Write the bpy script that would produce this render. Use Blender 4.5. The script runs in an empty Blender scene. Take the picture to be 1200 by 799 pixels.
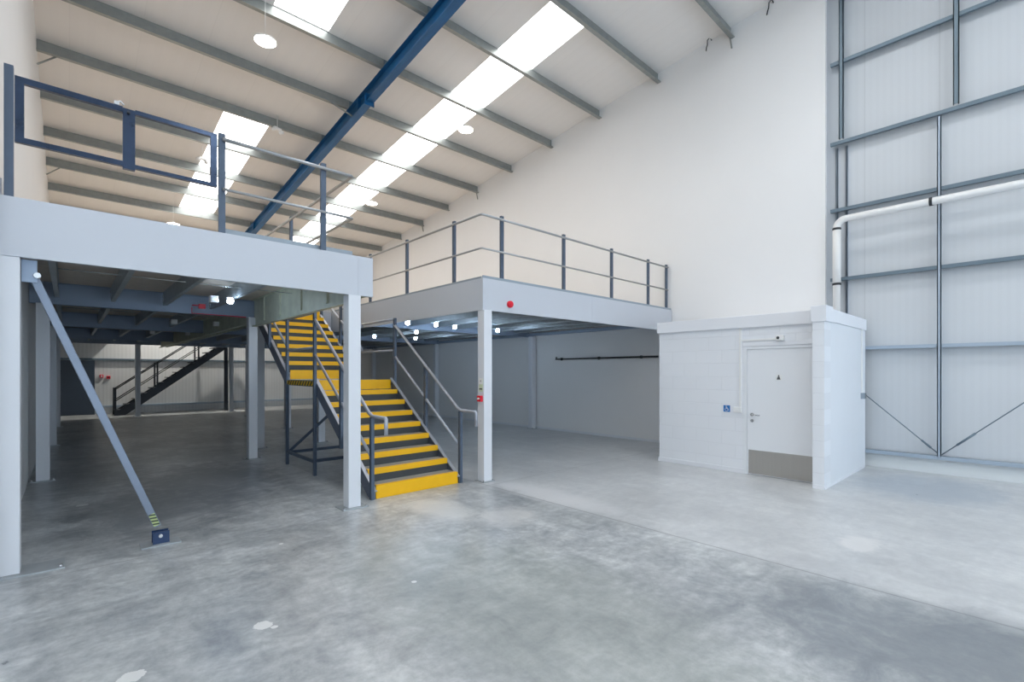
import bpy, bmesh, math, random
from mathutils import Vector, Matrix
random.seed(7)
SC = bpy.context.scene
COL = SC.collection
H = 1.65
YAW = 0.7459
F_PX = 561.98
HORIZON = 436.25
ROOF0, ROOFB = 9.2926, 0.107
RIDGE = -1.5
def roof_z(y):
    return ROOF0 - ROOFB * y if y >= RIDGE else ROOF0 - ROOFB * RIDGE - ROOFB * (RIDGE - y)

# ------------------------------------------------------------------ materials
def new_mat(name):
    m = bpy.data.materials.new(name); m.use_nodes = True
    nt = m.node_tree
    b = nt.nodes['Principled BSDF']
    return m, nt, b
def N(nt, typ, **kw):
    n = nt.nodes.new(typ)
    for k, v in kw.items():
        if k.startswith('i_'):
            key = k[2:]
            n.inputs[int(key) if key.isdigit() else key.replace('_', ' ')].default_value = v
        else: setattr(n, k, v)
    return n
def coords(nt, scale=(1, 1, 1)):
    tc = N(nt, 'ShaderNodeTexCoord'); mp = N(nt, 'ShaderNodeMapping')
    mp.inputs['Scale'].default_value = scale
    nt.links.new(tc.outputs['Object'], mp.inputs['Vector'])
    return mp.outputs['Vector']
def simple(name, col, rough=0.5, metal=0.0, var=0.06, nscale=6.0, bump=0.0, spec=0.5, stretch=(1, 1, 1)):
    m, nt, b = new_mat(name)
    v = coords(nt, stretch)
    n = N(nt, 'ShaderNodeTexNoise'); n.inputs['Scale'].default_value = nscale; n.inputs['Detail'].default_value = 5
    nt.links.new(v, n.inputs['Vector'])
    mx = N(nt, 'ShaderNodeMixRGB'); mx.blend_type = 'MIX'
    mx.inputs[1].default_value = (*[max(0, c * (1 - var)) for c in col], 1)
    mx.inputs[2].default_value = (*[min(1, c * (1 + var)) for c in col], 1)
    nt.links.new(n.outputs['Fac'], mx.inputs[0]); nt.links.new(mx.outputs[0], b.inputs['Base Color'])
    b.inputs['Roughness'].default_value = rough; b.inputs['Metallic'].default_value = metal
    b.inputs['Specular IOR Level'].default_value = spec
    if bump:
        bp = N(nt, 'ShaderNodeBump'); bp.inputs['Strength'].default_value = bump; bp.inputs['Distance'].default_value = 0.01
        nt.links.new(n.outputs['Fac'], bp.inputs['Height']); nt.links.new(bp.outputs[0], b.inputs['Normal'])
    return m
def emit(name, col, s):
    m, nt, b = new_mat(name)
    b.inputs['Base Color'].default_value = (*col, 1)
    b.inputs['Emission Color'].default_value = (*col, 1); b.inputs['Emission Strength'].default_value = s
    b.inputs['Roughness'].default_value = 0.6
    return m

def wall_paint(name, col):
    return simple(name, col, 0.65, 0, 0.02, 1.2, 0.03, 0.3)
def panel_mat(name, col, axis, pitch, seam, var=0.03, sd=.82):
    """metal cladding: fine ribs plus a seam every panel; ribs run vertically. axis = horizontal axis index"""
    m, nt, b = new_mat(name)
    v = coords(nt); sx = N(nt, 'ShaderNodeSeparateXYZ'); nt.links.new(v, sx.inputs[0])
    def frac_line(period, width):
        d = N(nt, 'ShaderNodeMath', operation='DIVIDE'); d.inputs[1].default_value = period
        nt.links.new(sx.outputs[axis], d.inputs[0])
        f = N(nt, 'ShaderNodeMath', operation='FRACT'); nt.links.new(d.outputs[0], f.inputs[0])
        l = N(nt, 'ShaderNodeMath', operation='LESS_THAN'); l.inputs[1].default_value = width / period
        nt.links.new(f.outputs[0], l.inputs[0]); return l.outputs[0]
    r = frac_line(pitch, pitch * .5); s = frac_line(seam, .016)
    mx = N(nt, 'ShaderNodeMixRGB'); mx.inputs[1].default_value = (*col, 1)
    mx.inputs[2].default_value = (*[c * (1 - var) for c in col], 1); nt.links.new(r, mx.inputs[0])
    mx2 = N(nt, 'ShaderNodeMixRGB'); mx2.inputs[2].default_value = (*[c * sd for c in col], 1)
    nt.links.new(mx.outputs[0], mx2.inputs[1]); nt.links.new(s, mx2.inputs[0])
    nt.links.new(mx2.outputs[0], b.inputs['Base Color'])
    sub = N(nt, 'ShaderNodeMath', operation='SUBTRACT'); nt.links.new(r, sub.inputs[0]); nt.links.new(s, sub.inputs[1])
    bp = N(nt, 'ShaderNodeBump'); bp.inputs['Strength'].default_value = .12; bp.inputs['Distance'].default_value = .003
    nt.links.new(sub.outputs[0], bp.inputs['Height']); nt.links.new(bp.outputs[0], b.inputs['Normal'])
    b.inputs['Roughness'].default_value = .45
    return m

def floor_mat():
    m, nt, b = new_mat('polished_concrete')
    L = nt.links.new
    tc = N(nt, 'ShaderNodeTexCoord'); v = tc.outputs['Object']
    sx = N(nt, 'ShaderNodeSeparateXYZ'); L(v, sx.inputs[0])
    def noise(sc, det=6, rough=.6, dist=0., stretch=None, rot=0):
        n = N(nt, 'ShaderNodeTexNoise'); n.inputs['Scale'].default_value = sc; n.inputs['Detail'].default_value = det
        n.inputs['Roughness'].default_value = rough; n.inputs['Distortion'].default_value = dist
        if stretch:
            mp = N(nt, 'ShaderNodeMapping'); mp.inputs['Scale'].default_value = stretch; mp.inputs['Rotation'].default_value = (0, 0, rot)
            L(v, mp.inputs['Vector']); L(mp.outputs[0], n.inputs['Vector'])
        else: L(v, n.inputs['Vector'])
        return n.outputs['Fac']
    def ramp(fac, stops):
        r = N(nt, 'ShaderNodeValToRGB'); e = r.color_ramp.elements
        while len(e) < len(stops): e.new(.5)
        for q, (p, c) in zip(e, stops): q.position = p; q.color = (*c, 1) if len(c) == 3 else c
        L(fac, r.inputs[0]); return r.outputs[0]
    def mix(f, a, c, mode='MIX'):
        x = N(nt, 'ShaderNodeMixRGB'); x.blend_type = mode
        if isinstance(f, float): x.inputs[0].default_value = f
        else: L(f, x.inputs[0])
        for i, q in ((1, a), (2, c)):
            if isinstance(q, tuple): x.inputs[i].default_value = (*q, 1)
            else: L(q, x.inputs[i])
        return x.outputs[0]
    def math_(op, a, c):
        x = N(nt, 'ShaderNodeMath', operation=op)
        for i, q in ((0, a), (1, c)):
            if isinstance(q, (int, float)): x.inputs[i].default_value = q
            else: L(q, x.inputs[i])
        return x.outputs[0]
    def mrange(val, a, c):
        x = N(nt, 'ShaderNodeMapRange'); x.inputs['From Min'].default_value = a; x.inputs['From Max'].default_value = c
        L(val, x.inputs['Value']); return x.outputs['Result']
    big = noise(.55, 6, .62, .6)
    mid = noise(2.2, 8, .68, 1.2)
    fine = noise(14, 8, .7)
    streak = noise(4.5, 6, .62, .5, (1.0, .3, 1), .6)
    rub = noise(7.5, 6, .6, .3, (.35, 1.0, 1), .35)
    base = ramp(big, [(.30, (.25, .265, .278)), (.50, (.385, .40, .408)), (.68, (.53, .545, .555))])
    base = mix(.75, base, ramp(mid, [(.30, (.62, .64, .67)), (.50, (1, 1, 1)), (.72, (1.3, 1.29, 1.27))]), 'MULTIPLY')
    base = mix(.8, base, ramp(streak, [(.28, (.80, .81, .83)), (.50, (1, 1, 1)), (.72, (1.25, 1.25, 1.23))]), 'MULTIPLY')
    base = mix(.6, base, ramp(rub, [(.22, (.72, .73, .76)), (.5, (1, 1, 1)), (.7, (1.25, 1.24, 1.22))]), 'MULTIPLY')
    base = mix(.7, base, ramp(fine, [(.36, (.78, .79, .80)), (.62, (1.16, 1.16, 1.15))]), 'MULTIPLY')
    # the slab poured beyond the joint at x = 4.5 is paler
    wob = math_('ADD', sx.outputs[0], math_('MULTIPLY', math_('SUBTRACT', noise(1.3, 5), .5), .14))
    pale = mrange(wob, 4.38, 4.56)
    base = mix(pale, base, mix(.5, base, (.64, .645, .65)))
    # a worn dull patch beside the joint near the camera, and pale scuffed plaster by the stair foot
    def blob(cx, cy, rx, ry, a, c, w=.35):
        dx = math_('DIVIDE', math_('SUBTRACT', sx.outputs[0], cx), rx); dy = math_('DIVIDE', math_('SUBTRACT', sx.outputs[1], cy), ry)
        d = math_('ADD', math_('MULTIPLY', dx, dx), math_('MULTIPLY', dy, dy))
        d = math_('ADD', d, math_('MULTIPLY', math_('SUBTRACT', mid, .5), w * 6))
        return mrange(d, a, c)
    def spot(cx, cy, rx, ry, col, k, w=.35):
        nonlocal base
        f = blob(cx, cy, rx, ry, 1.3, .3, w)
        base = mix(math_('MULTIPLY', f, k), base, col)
    spot(3.8, .1, .75, 1.6, (.17, .19, .21), .7)
    spot(2.4, 2.6, .9, 2.0, (.33, .36, .32), .35)
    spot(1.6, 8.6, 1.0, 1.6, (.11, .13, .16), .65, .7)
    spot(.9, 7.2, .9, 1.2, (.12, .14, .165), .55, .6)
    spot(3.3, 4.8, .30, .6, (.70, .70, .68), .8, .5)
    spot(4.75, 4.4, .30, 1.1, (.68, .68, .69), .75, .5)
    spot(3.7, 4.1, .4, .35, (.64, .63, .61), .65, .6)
    spot(5.6, 1.1, .25, .18, (.72, .71, .70), .7, 1.0)
    spot(9.0, 1.0, 1.1, .8, (.33, .39, .46), .5, .3)
    # hairline saw cuts
    def line(axis, at, w):
        a = math_('ABSOLUTE', math_('SUBTRACT', sx.outputs[axis], at), 0)
        return math_('LESS_THAN', a, w)
    base = mix(math_('MULTIPLY', math_('MULTIPLY', line(0, 2.885, .014), math_('GREATER_THAN', sx.outputs[1], 5.5)), .6), base, (.48, .49, .5))
    base = mix(math_('MULTIPLY', line(0, 4.49, .010), .55), base, (.16, .165, .17))
    base = mix(math_('MULTIPLY', line(1, 5.38, .007), .5), base, (.2, .2, .21))
    # white paint spills
    for cx, cy, r in ((.93, 3.4, .055), (.25, 3.31, .06), (.12, 8.0, .06), (.98, 3.33, .02), (2.0, 3.3, .02), (1.5, 4.9, .02)):
        d = math_('SQRT', math_('ADD', math_('POWER', math_('SUBTRACT', sx.outputs[0], cx), 2.), math_('POWER', math_('SUBTRACT', sx.outputs[1], cy), 2.)), 0)
        d = math_('ADD', d, math_('MULTIPLY', math_('SUBTRACT', fine, .5), r * 1.4))
        base = mix(math_('MULTIPLY', math_('LESS_THAN', d, r), .85), base, (.72, .72, .71))
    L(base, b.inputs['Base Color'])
    rr = math_('ADD', math_('MULTIPLY', mid, .14), math_('MULTIPLY', fine, .08))
    L(math_('ADD', rr, .20), b.inputs['Roughness'])
    b.inputs['Specular IOR Level'].default_value = .5
    bp = N(nt, 'ShaderNodeBump'); bp.inputs['Strength'].default_value = .03; bp.inputs['Distance'].default_value = .01
    L(mid, bp.inputs['Height']); L(bp.outputs[0], b.inputs['Normal'])
    return m

def block_mat(name, col, axis):
    m, nt, b = new_mat(name)
    v = coords(nt); sx = N(nt, 'ShaderNodeSeparateXYZ'); nt.links.new(v, sx.inputs[0])
    cb = N(nt, 'ShaderNodeCombineXYZ'); nt.links.new(sx.outputs[axis], cb.inputs[0]); nt.links.new(sx.outputs[2], cb.inputs[1])
    br = N(nt, 'ShaderNodeTexBrick'); nt.links.new(cb.outputs[0], br.inputs['Vector'])
    br.inputs['Scale'].default_value = 1; br.inputs['Brick Width'].default_value = .45; br.inputs['Row Height'].default_value = .225
    br.inputs['Mortar Size'].default_value = .006; br.inputs['Mortar Smooth'].default_value = .6
    br.inputs['Color1'].default_value = (*col, 1); br.inputs['Color2'].default_value = (*[c * .99 for c in col], 1)
    br.inputs['Mortar'].default_value = (*[c * .93 for c in col], 1)
    nt.links.new(br.outputs['Color'], b.inputs['Base Color'])
    inv = N(nt, 'ShaderNodeMath', operation='SUBTRACT'); inv.inputs[0].default_value = 1; nt.links.new(br.outputs['Fac'], inv.inputs[1])
    ns = N(nt, 'ShaderNodeTexNoise'); ns.inputs['Scale'].default_value = 40; nt.links.new(v, ns.inputs['Vector'])
    ad = N(nt, 'ShaderNodeMath', operation='MULTIPLY_ADD'); ad.inputs[1].default_value = .15
    nt.links.new(ns.outputs['Fac'], ad.inputs[0]); nt.links.new(inv.outputs[0], ad.inputs[2])
    bp = N(nt, 'ShaderNodeBump'); bp.inputs['Strength'].default_value = .45; bp.inputs['Distance'].default_value = .006
    nt.links.new(ad.outputs[0], bp.inputs['Height']); nt.links.new(bp.outputs[0], b.inputs['Normal'])
    b.inputs['Roughness'].default_value = .5
    return m

def stripe_mat(name, c1, c2, axis, period, slant=0.):
    m, nt, b = new_mat(name)
    v = coords(nt); sx = N(nt, 'ShaderNodeSeparateXYZ'); nt.links.new(v, sx.inputs[0])
    sl = N(nt, 'ShaderNodeMath', operation='MULTIPLY_ADD'); sl.inputs[1].default_value = slant
    nt.links.new(sx.outputs[2], sl.inputs[0]); nt.links.new(sx.outputs[axis], sl.inputs[2])
    d = N(nt, 'ShaderNodeMath', operation='DIVIDE'); d.inputs[1].default_value = period; nt.links.new(sl.outputs[0], d.inputs[0])
    f = N(nt, 'ShaderNodeMath', operation='FRACT'); nt.links.new(d.outputs[0], f.inputs[0])
    l = N(nt, 'ShaderNodeMath', operation='LESS_THAN'); l.inputs[1].default_value = .5; nt.links.new(f.outputs[0], l.inputs[0])
    mx = N(nt, 'ShaderNodeMixRGB'); mx.inputs[1].default_value = (*c1, 1); mx.inputs[2].default_value = (*c2, 1)
    nt.links.new(l.outputs[0], mx.inputs[0]); nt.links.new(mx.outputs[0], b.inputs['Base Color'])
    b.inputs['Roughness'].default_value = .5
    return m

WHITE = (.80, .79, .78)
M = dict(
    floor=floor_mat(),
    wall=wall_paint('white_wall_paint', (.79, .785, .78)),
    wall_cool=wall_paint('pale_grey_wall_paint', (.72, .74, .77)),
    roof=panel_mat('cream_roof_lining', (.78, .758, .735), 0, .25, 1.0, .008, .96),
    clad=panel_mat('grey_white_cladding', (.59, .61, .63), 1, .10, 1.0, .015, .88),
    clad_x=panel_mat('grey_white_cladding_end', (.70, .72, .73), 0, .12, 1.0, .05),
    upstand=wall_paint('upstand_paint', (.74, .76, .76)),
    galv=simple('galvanised_steel', (.30, .32, .31), .36, .5, .18, 9, 0, .5, (1, 1, 1)),
    girt=simple('grey_girt_steel', (.15, .20, .24), .45, .35, .10, 4),
    girt_light=simple('pale_girt_steel', (.38, .45, .53), .45, .25, .06, 4),
    joist=simple('galvanised_joist_steel', (.42, .46, .48), .42, .6, .2, 7),
    primary=simple('blue_grey_beam_paint', (.30, .37, .48), .5, .1, .05, 3),
    side=simple('weathered_zinc_edge_beam', (.60, .62, .50), .5, .2, .25, 5),
    blue=simple('rafter_blue_paint', (.010, .10, .25), .35, .15, .5, 3.5, 0, .5, (3, .5, 3)),
    column=simple('pale_grey_column_paint', (.72, .735, .77), .42, 0, .015, 3),
    fascia=simple('pale_grey_fascia_sheet', (.56, .58, .625), .38, 0, .015, 1.5),
    toe=simple('blue_grey_toe_board', (.30, .35, .40), .5, .2, .06, 4),
    board=simple('brown_chipboard', (.62, .54, .46), .8, 0, .12, 14, .05, .2),
    deck=simple('grey_deck_board', (.45, .44, .42), .7, 0, .1, 10),
    post=simple('slate_blue_post_paint', (.085, .115, .165), .38, .2, .15, 6),
    gate=simple('navy_gate_steel', (.05, .075, .13), .22, .7, .5, 9),
    rail=simple('grey_handrail_steel', (.38, .39, .40), .35, .5, .06, 6),
    stair_rail=simple('slate_grey_handrail_paint', (.42, .44, .50), .35, .3, .1, 6),
    stringer=simple('slate_stringer_paint', (.14, .16, .21), .4, .2, .1, 5),
    yellow=simple('safety_yellow_grp', (.93, .50, .0), .45, 0, .05, 8),
    riser=simple('dark_riser_plate', (.06, .065, .07), .6, .1, .15, 12),
    tread=simple('grey_grit_tread', (.32, .31, .29), .8, 0, .25, 60, .2, .2),
    plate=simple('zinc_base_plate', (.42, .45, .47), .4, .4, .12, 8),
    brace=simple('lavender_grey_brace_steel', (.20, .235, .30), .35, .4, .12, 5),
    bolt=simple('bright_bolt_steel', (.75, .77, .78), .25, .6, .05, 10),
    lug=simple('dark_navy_lug', (.025, .05, .12), .35, .2, .1, 10),
    block=block_mat('white_painted_blockwork', (.80, .815, .845), 1),
    block_side=simple('white_side_render', (.76, .78, .81), .55, 0, .02, 2, .05),
    cap=wall_paint('white_cap_board', (.78, .79, .82)),
    door=wall_paint('white_door_leaf', (.80, .815, .84)),
    steel=simple('brushed_kick_plate', (.44, .42, .39), .35, .55, .05, 30, 0, .5, (1, 1, .05)),
    chrome=simple('satin_chrome', (.55, .56, .57), .25, .9, .03, 10),
    plastic=simple('white_plastic', (.82, .82, .81), .4, 0, .01, 10),
    dark=simple('black_plastic', (.02, .022, .026), .45, 0, .1, 10),
    red=simple('alarm_red_plastic', (.72, .008, .03), .35, 0, .05, 10),
    signblue=simple('sign_blue', (.01, .16, .46), .4, 0, .02, 10),
    signgreen=simple('pale_green_sign', (.62, .70, .50), .5, 0, .05, 20),
    pipe=simple('white_drain_pipe', (.80, .79, .77), .35, 0, .02, 4),
    black_steel=simple('black_stair_steel', (.018, .022, .03), .4, .2, .2, 6),
    navy_door=simple('glossy_navy_door', (.012, .022, .04), .3, .0, .3, 1.2),
    hazard=stripe_mat('hazard_stripe', (.02, .02, .02), (.85, .52, .005), 1, .12, 1.0),
    sky=emit('translucent_skylight', (.99, .985, .98), 5.0),
    sky_fill=emit('added_fill_skylight', (.95, .975, 1.0), 7.5),  # stronger glow for the unseen rooflights added as fill
    rear_fill=emit('rear_fill_panel', (.70, .85, 1.0), 2.7),  # glow of the panels added behind the camera as daylight fill
    globe=emit('globe_fill_glow', (.60, .78, 1.0), 110.0),  # glow boosted as added fill for the shade under the decks
    lamp=emit('warm_led_lens', (1.0, .93, .82), 14.0),
    lamp_fill=emit('far_wall_fill_lens', (1.0, .95, .86), 800.0),
    sticker=stripe_mat('green_inspection_sticker', (.05, .07, .04), (.42, .50, .22), 2, .03, .0),
)

# ------------------------------------------------------------------ mesh helpers
class MB:
    def __init__(s): s.bm = bmesh.new()
    def box(s, x0, x1, y0, y1, z0, z1):
        v = [s.bm.verts.new(p) for p in ((x0, y0, z0), (x1, y0, z0), (x1, y1, z0), (x0, y1, z0), (x0, y0, z1), (x1, y0, z1), (x1, y1, z1), (x0, y1, z1))]
        for f in ((0, 3, 2, 1), (4, 5, 6, 7), (0, 1, 5, 4), (1, 2, 6, 5), (2, 3, 7, 6), (3, 0, 4, 7)): s.bm.faces.new([v[i] for i in f])
        return s
    def prism(s, pts, d):
        """polygon pts (3D, planar) extruded by vector d"""
        d = Vector(d); a = [s.bm.verts.new(p) for p in pts]; b = [s.bm.verts.new(Vector(p) + d) for p in pts]
        n = len(pts); s.bm.faces.new(a[::-1]); s.bm.faces.new(b)
        for i in range(n): s.bm.faces.new((a[i], a[(i + 1) % n], b[(i + 1) % n], b[i]))
        return s
    def bar(s, p, q, w, h, up=(0, 0, 1)):
        """rectangular bar from p to q; w across, h along 'up'"""
        p, q, up = Vector(p), Vector(q), Vector(up); d = (q - p).normalized()
        side = d.cross(up).normalized(); up2 = side.cross(d).normalized()
        c = [side * (w / 2) * a + up2 * (h / 2) * b for a, b in ((-1, -1), (1, -1), (1, 1), (-1, 1))]
        return s.prism([p + k for k in c], q - p)
    def tube(s, pts, r, n=12):
        pts = [Vector(p) for p in pts]; rings = []
        for i, p in enumerate(pts):
            if i == 0: d = pts[1] - p
            elif i == len(pts) - 1: d = p - pts[i - 1]
            else: d = (pts[i + 1] - p).normalized() + (p - pts[i - 1]).normalized()
            d.normalize(); ref = Vector((0, 0, 1)) if abs(d.z) < .9 else Vector((1, 0, 0))
            if i: ref = prev
            a = (ref - d * ref.dot(d)).normalized(); prev = a; b = d.cross(a)
            rings.append([s.bm.verts.new(p + (a * math.cos(t) + b * math.sin(t)) * r) for t in (2 * math.pi * k / n for k in range(n))])
        for A, B in zip(rings, rings[1:]):
            for k in range(n): s.bm.faces.new((A[k], A[(k + 1) % n], B[(k + 1) % n], B[k])).smooth = True
        s.bm.faces.new(rings[0][::-1]); s.bm.faces.new(rings[-1])
        return s
    def lathe(s, prof, c, axis='z', n=24):
        """profile [(r, h)] about an axis through c"""
        c = Vector(c); rings = []
        for r, h in prof:
            ring = []
            for k in range(n):
                t = 2 * math.pi * k / n; a, b = r * math.cos(t), r * math.sin(t)
                off = {'z': (a, b, h), 'x': (h, a, b), 'y': (b, h, a)}[axis]
                ring.append(s.bm.verts.new(c + Vector(off)))
            rings.append(ring)
        for A, B in zip(rings, rings[1:]):
            for k in range(n): s.bm.faces.new((A[k], A[(k + 1) % n], B[(k + 1) % n], B[k])).smooth = True
        s.bm.faces.new(rings[0][::-1]); s.bm.faces.new(rings[-1])
        return s
    def build(s, name, mat, parent=None, bevel=0.0, label=None):
        bmesh.ops.recalc_face_normals(s.bm, faces=s.bm.faces)
        me = bpy.data.meshes.new(name); s.bm.to_mesh(me); s.bm.free()
        me.materials.append(M[mat] if isinstance(mat, str) else mat)
        o = bpy.data.objects.new(name, me); COL.objects.link(o)
        if parent is not None: o.parent = parent
        if bevel:
            b = o.modifiers.new('bevel', 'BEVEL'); b.width = bevel; b.segments = 2; b.limit_method = 'ANGLE'
        if label: o['label'] = label
        return o
def tag(o, label, cat, group=None, kind=None):
    o['label'] = label; o['category'] = cat
    if group: o['group'] = group
    if kind: o['kind'] = kind
    return o
def thing(name, label, cat, loc=(0, 0, 0), rz=0., group=None, kind='thing'):
    o = bpy.data.objects.new(name, None); COL.objects.link(o); o.location = loc; o.rotation_euler = (0, 0, rz)
    o.empty_display_size = .2
    return tag(o, label, cat, group, kind)
def struct(name, mb, mat, label, cat, parent=None):
    o = mb.build(name, mat, parent); o['kind'] = 'structure'
    if not parent: o['label'] = label; o['category'] = cat
    return o
ORD = ['first', 'second', 'third', 'fourth', 'fifth', 'sixth', 'seventh', 'eighth', 'ninth', 'tenth', 'eleventh', 'twelfth', 'thirteenth', 'fourteenth', 'fifteenth', 'sixteenth']

# ------------------------------------------------------------------ setting
XL, XP, XC, YB, YA = -.45, 10.15, 10.40, 25.0, -9.0
XFARL = -7.0
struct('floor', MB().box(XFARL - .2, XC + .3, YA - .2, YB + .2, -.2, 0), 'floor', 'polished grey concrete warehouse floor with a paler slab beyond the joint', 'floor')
# roof lining with openings at the skylights
SKY = [(6.66, 7.66, 5.98, 20.9), (2.72, 3.72, 13.1, 19.45), (2.72, 3.72, 2.3, 9.3), (6.66, 7.66, -8, -1.6), (2.72, 3.72, -8, -1.6), (-3.7, -2.7, -8, 5.0), (6.66, 7.66, .2, 4.15), (2.72, 3.72, -.9, 2.2)]
def roof_panel(x0, x1, y0, y1, mb, dz=0.0, t=.08):
    ys = [y0] + ([RIDGE] if y0 < RIDGE < y1 else []) + [y1]
    for a, b in zip(ys, ys[1:]):
        mb.prism([(x0, a, roof_z(a) + dz), (x0, b, roof_z(b) + dz), (x0, b, roof_z(b) + dz + t), (x0, a, roof_z(a) + dz + t)], (x1 - x0, 0, 0))
def carve(rects, hole):
    out = []
    hx0, hx1, hy0, hy1 = hole
    for x0, x1, y0, y1 in rects:
        if hx1 <= x0 or hx0 >= x1 or hy1 <= y0 or hy0 >= y1: out.append((x0, x1, y0, y1)); continue
        if hx0 > x0: out.append((x0, hx0, y0, y1))
        if hx1 < x1: out.append((hx1, x1, y0, y1))
        a, b = max(x0, hx0), min(x1, hx1)
        if hy0 > y0: out.append((a, b, y0, hy0))
        if hy1 < y1: out.append((a, b, hy1, y1))
    return out
rects = [(XFARL - .2, XC + .3, YA - .2, YB + .2)]
for s in SKY: rects = carve(rects, s)
mb = MB()
for r in rects: roof_panel(*r, mb)
struct('ceiling', mb, 'roof', 'sloping cream lined warehouse roof above the purlins', 'ceiling')
sky_labels = ['long white rooflight strip between the blue rafter and the white wall', 'short white rooflight seen above the pallet gate posts, left of the blue rafter',
              'white rooflight at the top edge of the photo, left of the blue rafter', 'added rooflight strip over the cladding side behind the camera', 'added rooflight strip over the middle behind the camera', 'added rooflight strip over the far side bay behind the camera', 'added short rooflight above the floor in front of the toilet block, out of frame', 'added short rooflight almost directly over the camera']
for i, s in enumerate(SKY):
    mb = MB(); roof_panel(*s, mb, .02, .03)
    struct(f'window_{i+1}', mb, 'sky' if i < 3 else 'sky_fill', sky_labels[i], 'rooflight')  # out-of-frame rooflights are added and glow stronger than the visible ones
def wallbox(name, x0, x1, y0, y1, mat, label, z0=0., top=None):
    """wall whose top follows the roof"""
    mb = MB()
    if top is not None: mb.box(x0, x1, y0, y1, z0, top)
    else:
        ys = [y0] + ([RIDGE] if y0 < RIDGE < y1 else []) + [y1]
        for a, b in zip(ys, ys[1:]):
            mb.prism([(x0, a, z0), (x0, b, z0), (x0, b, roof_z(b) + .03), (x0, a, roof_z(a) + .03)], (x1 - x0, 0, 0))
    return struct(name, mb, mat, label, 'wall')
wallbox('wall_right', XP, XP + .10, 2.55, YB, 'wall', 'tall smooth white wall rising behind the mezzanine and the toilet block')
wallbox('wall_cladding', XC, XC + .12, YA, 2.75, 'clad', 'grey white ribbed cladding wall with steel rails beside the toilet block', .30)
wallbox('trim_1', XC - .03, XC + .12, YA, 2.75, 'upstand', 'low pale concrete upstand under the cladding rails', 0, .30)
wallbox('wall_left', XL - .15, XL, 5.3, YB, 'wall', 'white wall standing behind the pallet gate at the near end of the mezzanine')
wallbox('wall_bay', XFARL, XL - .15, 5.3, 5.45, 'wall', 'white wall closing the side bay beside the mezzanine')
wallbox('wall_side', XFARL - .12, XFARL, YA, 5.45, 'wall', 'white wall of the side bay behind the camera')
mb = MB(); mb.box(XL, XP, YB, YB + .12, 0, roof_z(YB) + .05)
struct('wall_back', mb, 'clad_x', 'ribbed grey white cladding wall at the far end beyond the mezzanine', 'wall')
# wall behind the camera with vehicle doorways holding glowing panels added as fill light
mb = MB(); doors = [(-6.0, -1.6), (.6, 5.0), (5.6, 9.8)]; xs = XFARL
for a, b in doors: mb.box(xs, a, YA - .12, YA, 0, 5); xs = b
mb.box(xs, XC, YA - .12, YA, 0, 5); mb.box(XFARL, XC, YA - .12, YA, 5, roof_z(YA) + .05)
struct('wall_front', mb, 'wall', 'wall with vehicle doorways behind the camera', 'wall')
for i, (a, b) in enumerate(doors):
    mb = MB(); mb.box(a, b, YA - .10, YA - .06, 0, 5)
    struct(f'window_{i+9}', mb, 'rear_fill', 'added glowing door panel behind the camera, ' + ['by the side bay', 'in the middle', 'by the cladding wall'][i], 'door panel')
mb = MB().box(XP - .012, XP, 5.6, YB, 0, .06); struct('baseboard_right', mb, 'wall_cool', 'low kerb line at the foot of the white wall under the mezzanine', 'skirting')

# ------------------------------------------------------------------ roof steel
PY = [4.25 + 1.69 * k for k in range(-8, 13)]
vis = [y for y in PY if y > 3.5]
for y in PY:
    if y > YB - .3 or y < YA + .3: continue
    z = roof_z(y) - .005
    x0 = XL if y > 5.3 else XFARL
    x1 = XP if y > 2.55 else XC
    if y in vis:
        k = vis.index(y)
        lab = f'galvanised roof purlin, {ORD[k]} one counting from the camera towards the far eave'
    else:
        lab = f'galvanised roof purlin over the camera, {ORD[PY.index(y)]} one from the doorway wall'
    mbp = MB(); t = .006
    PD = .23  # Z section: web, sloping top flange, bottom flange with lips
    t = .012
    prof = [(0, 0), (.065, 0), (.065, -.022), (.065 - t, -.022), (.065 - t, -t), (t, -t), (t, -PD), (-.075, -PD), (-.075, -PD + .022), (-.075 + t, -PD + .022), (-.075 + t, -PD + t), (0, -PD + t)]
    mbp.prism([(x0, y + a, z + b) for a, b in prof], (x1 - x0, 0, 0))
    o = mbp.build('roof_purlin', 'galv'); tag(o, lab, 'purlin', 'purlins under the roof lining', 'thing')
# fly stays: short struts from some purlins to the walls
for k, (x, s) in enumerate(((XP, -1), (XP, -1), (XP, -1), (XL, 1), (XL, 1), (XL, 1))):
    y = vis[[0, 5, 7, 5, 8, 10][k]]
    z = roof_z(y) - .22
    o = MB().bar((x + s * .28 if s > 0 else x + s * .05, y, z), (x + s * .01, y - .02 if s < 0 else y, z - (.26 if s > 0 else .22)), .025, .025, (0, 1, 0)).build('purlin_stay', 'galv')
    wh = 'white wall' if s < 0 else 'near side wall'
    tag(o, f'short steel stay bracing the {ORD[[0, 5, 7, 5, 8, 10][k]]} purlin against the {wh}', 'brace', None, 'thing')
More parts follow.
